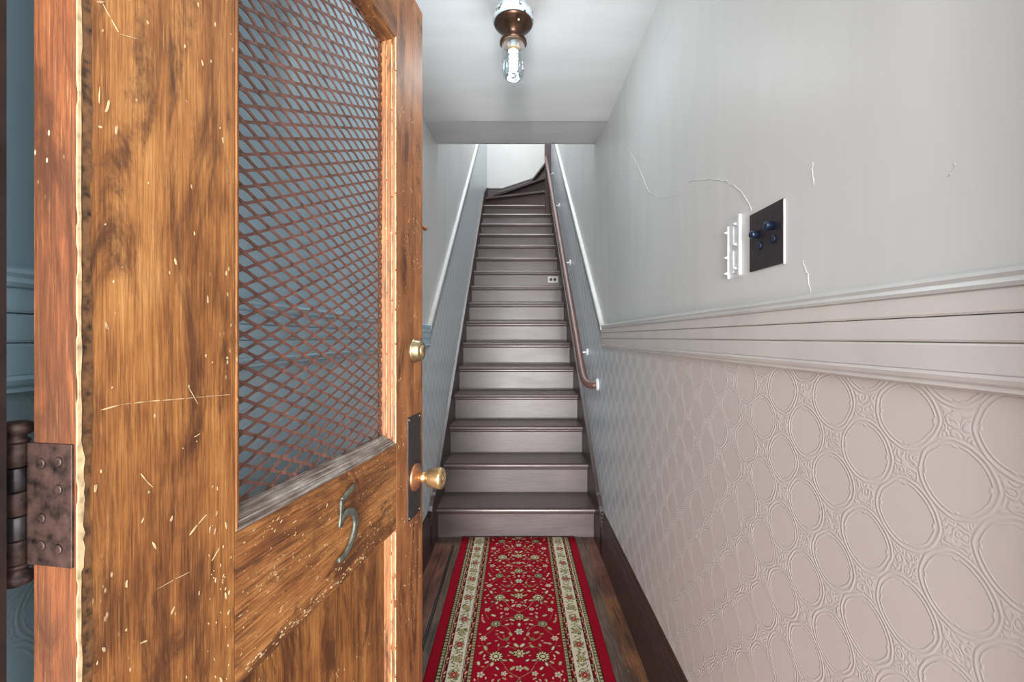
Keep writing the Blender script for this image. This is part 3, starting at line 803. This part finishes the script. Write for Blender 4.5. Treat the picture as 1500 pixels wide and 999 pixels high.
# ------------------------------------------------------------------ the open entrance door
DS, DC = .1624, .9867
HX, HY = -.3814, .387
DW, DT, DH = .80, .047, 2.062
dr = empty('door_1', (HX, HY, 0), math.atan2(DC, DS))
tag(dr, 'open battered wooden entrance door with a wire mesh window and the number 5', 'door', kind='structure')
def d_uz(px, py):
    k = (px-CX)/F
    u = (k*HY-HX)/(DS-k*DC); Y = HY+DC*u
    return u, CH+(CY-py)*Y/F
def dobj(nm, bm, mat, parent=dr, smooth=False): return obj(nm, bm, mat, parent, smooth)
U0, U1 = .171, .640
dobj('hinge_stile', bx(0, U0, 0, DT, .012, DH, bev=.0018), M['oakv'])
dobj('lock_stile', bx(U1, DW, 0, DT, .012, DH, bev=.0018), M['oakd'])
GB, GT, PT, PB = .958, 1.894, .768, .27
dobj('top_rail', bx(U0, U1, .0004, DT-.0004, GT, DH, bev=.0008), M['oakh'])
dobj('lock_rail', bx(U0, U1, .0004, DT-.0004, PT, GB, bev=.0008), M['oakh'])
dobj('bottom_rail', bx(U0, U1, .0004, DT-.0004, .012, PB, bev=.0008), M['oakh'])
o = dobj('edge_board', bx(-.0022, .0012, .0008, DT-.0008, .014, DH-.002), M['oakr']); o['label'] = 'reddish hinge side edge of the door'
# lower panel: three boards
for a, b in ((U0, .335), (.3365, .49), (.4915, U1)):
    dobj('panel_board', bx(a-.004, b, .020, .034, PB-.004, PT+.004, bev=.0012), M['oakv'])
# mitred mouldings
def molding(u0, u1, z0, z1, prof, mats, names=('moulding',)*4):
    cs = [(u0, z0), (u1, z0), (u1, z1), (u0, z1)]; ins = [(1, 1), (-1, 1), (-1, -1), (1, -1)]
    for e in range(4):
        a, b = e, (e+1) % 4
        for q in range(len(prof)-1):
            pass
        bm = bmesh.new(); rings = []
        for c in (a, b):
            rings.append([bm.verts.new((cs[c][0]+ins[c][0]*t, d, cs[c][1]+ins[c][1]*t)) for t, d in prof])
        n = len(prof)
        for i in range(n): bm.faces.new((rings[0][i], rings[0][(i+1) % n], rings[1][(i+1) % n], rings[1][i]))
        bm.faces.new(rings[0]); bm.faces.new(rings[1][::-1]); bmesh.ops.recalc_face_normals(bm, faces=bm.faces)
        dobj(names[e], bm, mats[e])
prof_g = [(0, .030), (0, .001), (.003, -.0005), (.006, .001), (.008, .005), (.0105, .0065), (.013, .006), (.016, .009), (.019, .014), (.0215, .0145), (.024, .017), (.025, .022), (.025, .030)]
molding(U0, U1, GB, GT, prof_g, [M['greymold'], M['oakd'], M['oakh'], M['oakv']])
prof_p = [(0, .024), (0, .001), (.003, -.0004), (.006, .002), (.009, .008), (.012, .008), (.015, .013), (.018, .0165), (.020, .0165), (.021, .021)]
molding(U0, U1, PB, PT, prof_p, [M['oakh'], M['oakd'], M['oakh'], M['oakv']])
# worn cream stripes on the upright mouldings next to the lock stile
for (t, d, zz0, zz1, w) in ((.0105, .0052, GB+.02, GT-.02, .0028), (.0045, -.0010, GB+.004, GT-.004, .0016), (.0205, .0138, GB+.03, GT-.03, .0014)):
    bm = bmesh.new(); z = zz0
    while z < zz1:
        h = random.uniform(.03, .16); ww = w*random.uniform(.6, 1.1)
        box(bm, U1-t-ww, U1-t+ww, d-.0002, d+.003, z, min(z+h, zz1)); z += h+random.uniform(0, .006)
    o = dobj('old_paint_streak', bm, M['cream']); o['kind'] = 'stuff'
for (t, d, w) in ((.010, .0068, .0022), (.0045, -.0006, .0012)):
    bm = bmesh.new(); z = PB+.02
    while z < PT-.01:
        h = random.uniform(.02, .10); ww = w*random.uniform(.5, 1.1)
        box(bm, U1-t-ww, U1-t+ww, d-.0002, d+.003, z, min(z+h, PT-.01)); z += h+random.uniform(0, .02)
    o = dobj('old_paint_streak', bm, M['cream']); o['kind'] = 'stuff'
# glass pane and expanded metal mesh in front of it
dobj('glass_pane', bx(U0+.002, U1-.002, .0275, .0305, GB+.002, GT-.002), M['pane'])
bm = bmesh.new(); PU, PZ = .0508, .0221
ua, ub, za, zb = U0+.016, U1-.024, GB+.018, GT-.018
def strand(p, q, w):
    p = Vector(p); q = Vector(q); m_ = (p+q)/2
    d = (q-p).normalized(); n_ = Vector((-d.z, 0, d.x))
    A = []
    for P_, ww, yy in ((p, w*1.25, .0235), (p+(q-p)*.28, w*.92, .0225), (p+(q-p)*.72, w*.92, .0225), (q, w*1.25, .0235)):
        A.append([bm.verts.new(P_+n_*ww+Vector((0, yy, 0))), bm.verts.new(P_-n_*ww+Vector((0, yy+.0005, 0))), bm.verts.new(P_-n_*ww+Vector((0, yy+.0022, 0))), bm.verts.new(P_+n_*ww+Vector((0, yy+.0016, 0)))])
    for a, b in zip(A, A[1:]):
        for i in range(4): bm.faces.new((a[i], a[(i+1) % 4], b[(i+1) % 4], b[i]))
nu = int((ub-ua)/(PU/2))+1; nzz = int((zb-za)/(PZ/2))+1
for i in range(nu):
    for j in range(nzz):
        if (i+j) % 2: continue
        u = ua+i*PU/2; z = za+j*PZ/2
        for dj in (1, -1):
            if 0 <= j+dj <= nzz and u+PU/2 <= ub+.02:
                w = .0022
                strand((u, 0, z), (u+PU/2, 0, z+dj*PZ/2), w)
bmesh.ops.recalc_face_normals(bm, faces=bm.faces)
o = dobj('wire_mesh', bm, M['rust']); o['label'] = 'rusty expanded metal mesh over the door glass'

# lock plate, knob, deadbolt
KU, KZ = .741, .8525
o = dobj('lock_plate', bx(KU-.040, KU+.040, -.0022, .001, .753, 1.008, bev=.0008), M['blackplate'])
for uu in (-.033, .033):
    for zz in (.760, 1.001):
        dobj('screw', lathe([(0, 0), (.0035, 0), (.003, .0012), (0, .0014)], 12, mat=Matrix.Translation((KU+uu, -.002, zz)) @ Matrix.Rotation(math.pi/2, 4, 'X')), M['nickel'], o, True)
kn = empty('door_knob', (KU, -.0022, KZ)); kn.parent = dr
RX = Matrix.Rotation(math.pi/2, 4, 'X')
dobj('knob_rose', lathe([(0, 0), (.0345, 0), (.034, .004), (.030, .008), (.022, .013), (.016, .017), (0, .018)], 36, mat=RX), M['copper'], kn, True)
dobj('knob_neck', lathe([(0, .014), (.0125, .014), (.0125, .020), (.0145, .021), (.0145, .025), (.012, .027), (.012, .034), (.014, .035)], 32, mat=RX), M['brass'], kn, True)
dobj('knob_head', lathe([(0, .033), (.014, .034), (.020, .036), (.0225, .040), (.0245, .052), (.0265, .064), (.0265, .070), (.0245, .074), (.016, .0755), (.013, .073), (.007, .073), (.006, .0765), (0, .0765)], 40, mat=RX), M['brass'], kn, True)
db = empty('deadbolt', (.742, 0, 1.170)); db.parent = dr
dobj('deadbolt_collar', lathe([(0, 0), (.031, 0), (.031, .003), (.028, .005), (.0255, .018), (.022, .0225), (.017, .0225), (0, .021)], 36, mat=RX), M['nickel'], db, True)
c = dobj('key_cylinder', lathe([(0, .018), (.0145, .018), (.0145, .0242), (.0135, .025), (0, .025)], 28, mat=RX), M['brass'], db, True)
dobj('key_slot', bx(-.0012, .0012, -.0256, -.0245, -.006, .006), M['black'], c)
pn = dobj('latch_pin', lathe([(0, 0), (.0030, 0), (.0030, .040), (.0065, .044), (.0075, .049), (.0055, .054), (0, .055)], 18, mat=Matrix.Translation((DW, .012, 1.505)) @ Matrix.Rotation(math.radians(90), 4, 'Y')), M['copper'], dr, True)
dobj('strike_plate', bx(DW-.001, DW+.0015, .006, .036, 1.47, 1.54), M['bronze'])

# the number 5: two straight strokes and a hook, read off the photograph and laid on the door plane
def nump(pts, y=-.006):
    out = []
    for a, b in pts:
        u, z = d_uz(a, b); out.append(Vector((u, y, z)))
    return out
nb = bmesh.new()
def ribbon(pts, w, wend=None):
    P = smooth_path(nump(pts), 6); n = len(P)
    rad = [w*(.75+.5*math.sin(math.pi*i/(n-1))) if wend is None else w+(wend-w)*i/(n-1) for i in range(n)]
    tube(P, w, 10, nb, rad)
ribbon([(515, 711), (507, 720), (497, 733)], .0046, .0056)
ribbon([(497, 732), (496, 750), (494, 772)], .0050, .0042)
ribbon([(494, 772), (499, 757), (506, 749), (514, 751), (517.5, 764), (514, 784), (504, 808), (492, 821)], .0058)
for v in nb.verts: v.co.y = max(-.0075, min(-.0005, v.co.y))
o = dobj('house_number', nb, M['number'], dr, True); o['label'] = 'weathered bronze numeral 5 on the lock rail'

# hinge: leaf let into the door edge, knuckles and ball tips
HG = empty('hinge', (-.0022, DT, 1.0575)); HG.parent = dr
hz = .0535
lf = obj('hinge_leaf', bx(-.0022, .0005, -.044, .004, -hz, hz, bev=.0006), M['hinge'], HG)
for yy, zz in ((-.012, .036), (-.030, .014), (-.012, -.012), (-.030, -.038), (-.012, -.036), (-.030, .038)):
    s = obj('screw', lathe([(0, 0), (.0048, 0), (.004, .0012), (.0015, .0006), (0, .0006)], 14, mat=Matrix.Translation((-.0022, yy, zz)) @ Matrix.Rotation(-math.pi/2, 4, 'Y')), M['hinge'], lf, True)
KB = Matrix.Translation((-.003, .014, 0))
for i in range(5):
    z0 = -hz+i*(2*hz/5)
    obj('knuckle', lathe([(0, z0+.0004), (.0080, z0+.0004), (.0086, z0+.0014), (.0086, z0+2*hz/5-.0014), (.0080, z0+2*hz/5-.0004), (0, z0+2*hz/5-.0004)], 24, mat=KB), M['steel'] if i % 2 else M['hinge'], HG, True)
for sgn in (1, -1):
    pr = [(0, hz), (.0085, hz), (.0092, hz+.002), (.0070, hz+.004), (.0065, hz+.006), (.0105, hz+.009), (.0118, hz+.013), (.0105, hz+.017), (.006, hz+.019), (0, hz+.0195)]
    obj('ball_tip', lathe([(r, sgn*h) for r, h in pr], 24, mat=KB), M['hinge'], HG, True)

# flaked paint: irregular chips, scratches and the pale line along the hinge arris
ch = bmesh.new()
def chip(u, z, a, b, rot, y=-.0004, n=7):
    c, s = math.cos(rot), math.sin(rot); T = []; Bt = []
    for i in range(n):
        t = 2*math.pi*i/n; r = random.uniform(.6, 1.2)
        x_, z_ = a*r*math.cos(t), b*r*math.sin(t)
        T.append(ch.verts.new((u+x_*c-z_*s, y, z+x_*s+z_*c))); Bt.append(ch.verts.new((u+x_*c-z_*s, y+.0006, z+x_*s+z_*c)))
    ch.faces.new(T)
    for i in range(n): ch.faces.new((T[i], Bt[i], Bt[(i+1) % n], T[(i+1) % n]))
def scratch(pts, w):
    P = [d_uz(*p) for p in pts]
    for (a, b) in zip(P, P[1:]):
        A_, B_ = Vector(a), Vector(b); Ln = (B_-A_).length; rot = math.atan2(B_.y-A_.y, B_.x-A_.x); k = max(1, int(Ln/.012))
        for i in range(k):
            m_ = A_+(B_-A_)*((i+.5)/k); chip(m_.x, m_.y, Ln/k*.56, w*random.uniform(.5, 1.1), rot, n=8)
scratch([(338, 578), (300, 581), (255, 585), (215, 588), (175, 593), (150, 600)], .00055)
scratch([(277, 838), (255, 849), (232, 862)], .0005); scratch([(303, 753), (290, 768), (278, 783)], .0013)
scratch([(150, 5), (163, 28), (175, 50), (200, 57)], .0007); scratch([(142, 3), (152, 3)], .0012)
scratch([(146, 130), (145, 152)], .0012); scratch([(160, 147), (155, 166)], .0013); scratch([(144, 185), (150, 187)], .0018)
scratch([(271, 146), (275, 150)], .0006); scratch([(205, 693), (215, 705), (224, 714)], .0007); scratch([(285, 640), (295, 634)], .0007)
scratch([(322, 802), (310, 822)], .0007); scratch([(275, 565), (290, 592)], .0003); scratch([(215, 30), (218, 36)], .0008)
scratch([(204, 943), (216, 938)], .0011); scratch([(572, 842), (576, 905)], .0012)
for _ in range(190):      # hinge stile
    u = random.uniform(.01, .165); z = random.uniform(.45, 2.0)
    if random.random() < .5: u = random.uniform(.13, .167); z = random.uniform(.5, 1.0)
    a = random.choice((.0008, .0010, .0013, .002)); chip(u, z, a*.6, a*random.uniform(.8, 2.6), random.uniform(-.5, .4))
for _ in range(300):      # lock rail, chips drawn out along the grain
    u = random.uniform(U0+.004, U1-.01); z = random.uniform(PT+.004, GB-.004)
    a = random.choice((.0005, .0006, .0008, .0009, .0015)); chip(u, z, a*random.uniform(.8, 2.8), a*.7, random.uniform(-.2, .9), y=.0001)
for _ in range(120):
    u = random.uniform(U1+.004, DW-.005); z = random.uniform(.5, 2.0); a = random.choice((.0007, .0010, .0014)); chip(u, z, a*.6, a*random.uniform(.8, 2.2), 0)
for _ in range(70):       # heavy flaking where the lock rail meets the panel
    t = random.random(); chip(U0+.02+t*.3, PT+random.uniform(.0, .012), .004*random.uniform(.3, 1), .0014*random.uniform(.4, 1), .1, y=-.0002)
o = dobj('paint_chips', ch, M['cream']); o['kind'] = 'stuff'; o['label'] = 'cream flecks and scratches of old paint on the door face'
def jagged(z0, z1, fa, fb, y, dz=.006):
    bm = bmesh.new(); prev = None; z = z0
    while z < z1:
        a, b = fa(z), fb(z)
        cur = [bm.verts.new((a, y, z)), bm.verts.new((b, y, z)), bm.verts.new((b, y+.0012, z)), bm.verts.new((a, y+.0012, z))]
        if prev:
            for i in range(4): bm.faces.new((prev[i], prev[(i+1) % 4], cur[(i+1) % 4], cur[i]))
        prev = cur; z += dz*random.uniform(.5, 1.5)
    bmesh.ops.recalc_face_normals(bm, faces=bm.faces); return bm
from mathutils import noise as mn
def nn(z, f, s=0.0): return mn.noise(Vector((z*f, s, 3.1)))
def cream_w(z):
    w = .0003+.0009*nn(z, 60)+max(0, nn(z, 18, 4))*.0018
    if abs(z-1.057) < .056: w = .0024+.0022*nn(z, 90)+.0014*nn(z, 260)
    return max(.0003, w)
o = dobj('worn_arris', jagged(.3, DH-.002, lambda z: -.0027 if nn(z, 35, 8) > -.2 else -.0016, cream_w, -.0007), M['cream']); o['kind'] = 'stuff'
o = dobj('dark_edge_stain', jagged(.3, DH-.002, lambda z: .0015+.0008*nn(z, 50, 2), lambda z: .0085+.0035*nn(z, 9, 7)+.0018*nn(z, 70, 1), -.00035, .004), simple('dark_stained_wood', (92, 62, 36), .5, vary=.6, scale=110, bump=.5)); o['kind'] = 'stuff'

# door frame on the hinge side
fr = empty('door_frame', (-.44, .29, 0)); tag(fr, 'black brown timber door frame at the entrance', 'door frame', kind='structure')
obj('hinge_jamb', bx(-.002, .010, -.09, .0835, 0, 2.09), M['jamb'], fr)
obj('lock_jamb', bx(.862, .875, -.09, .070, 0, 2.09), M['jamb'], fr)
obj('head_jamb', bx(.010, .862, -.09, .070, 2.075, 2.095), M['jamb'], fr)
obj('transom_bar', bx(.010, .862, -.05, .03, 2.095, 2.135), M['jamb'], fr)
obj('threshold', bx(.010, .862, -.09, .072, -.02, .006), M['oakd'], fr)
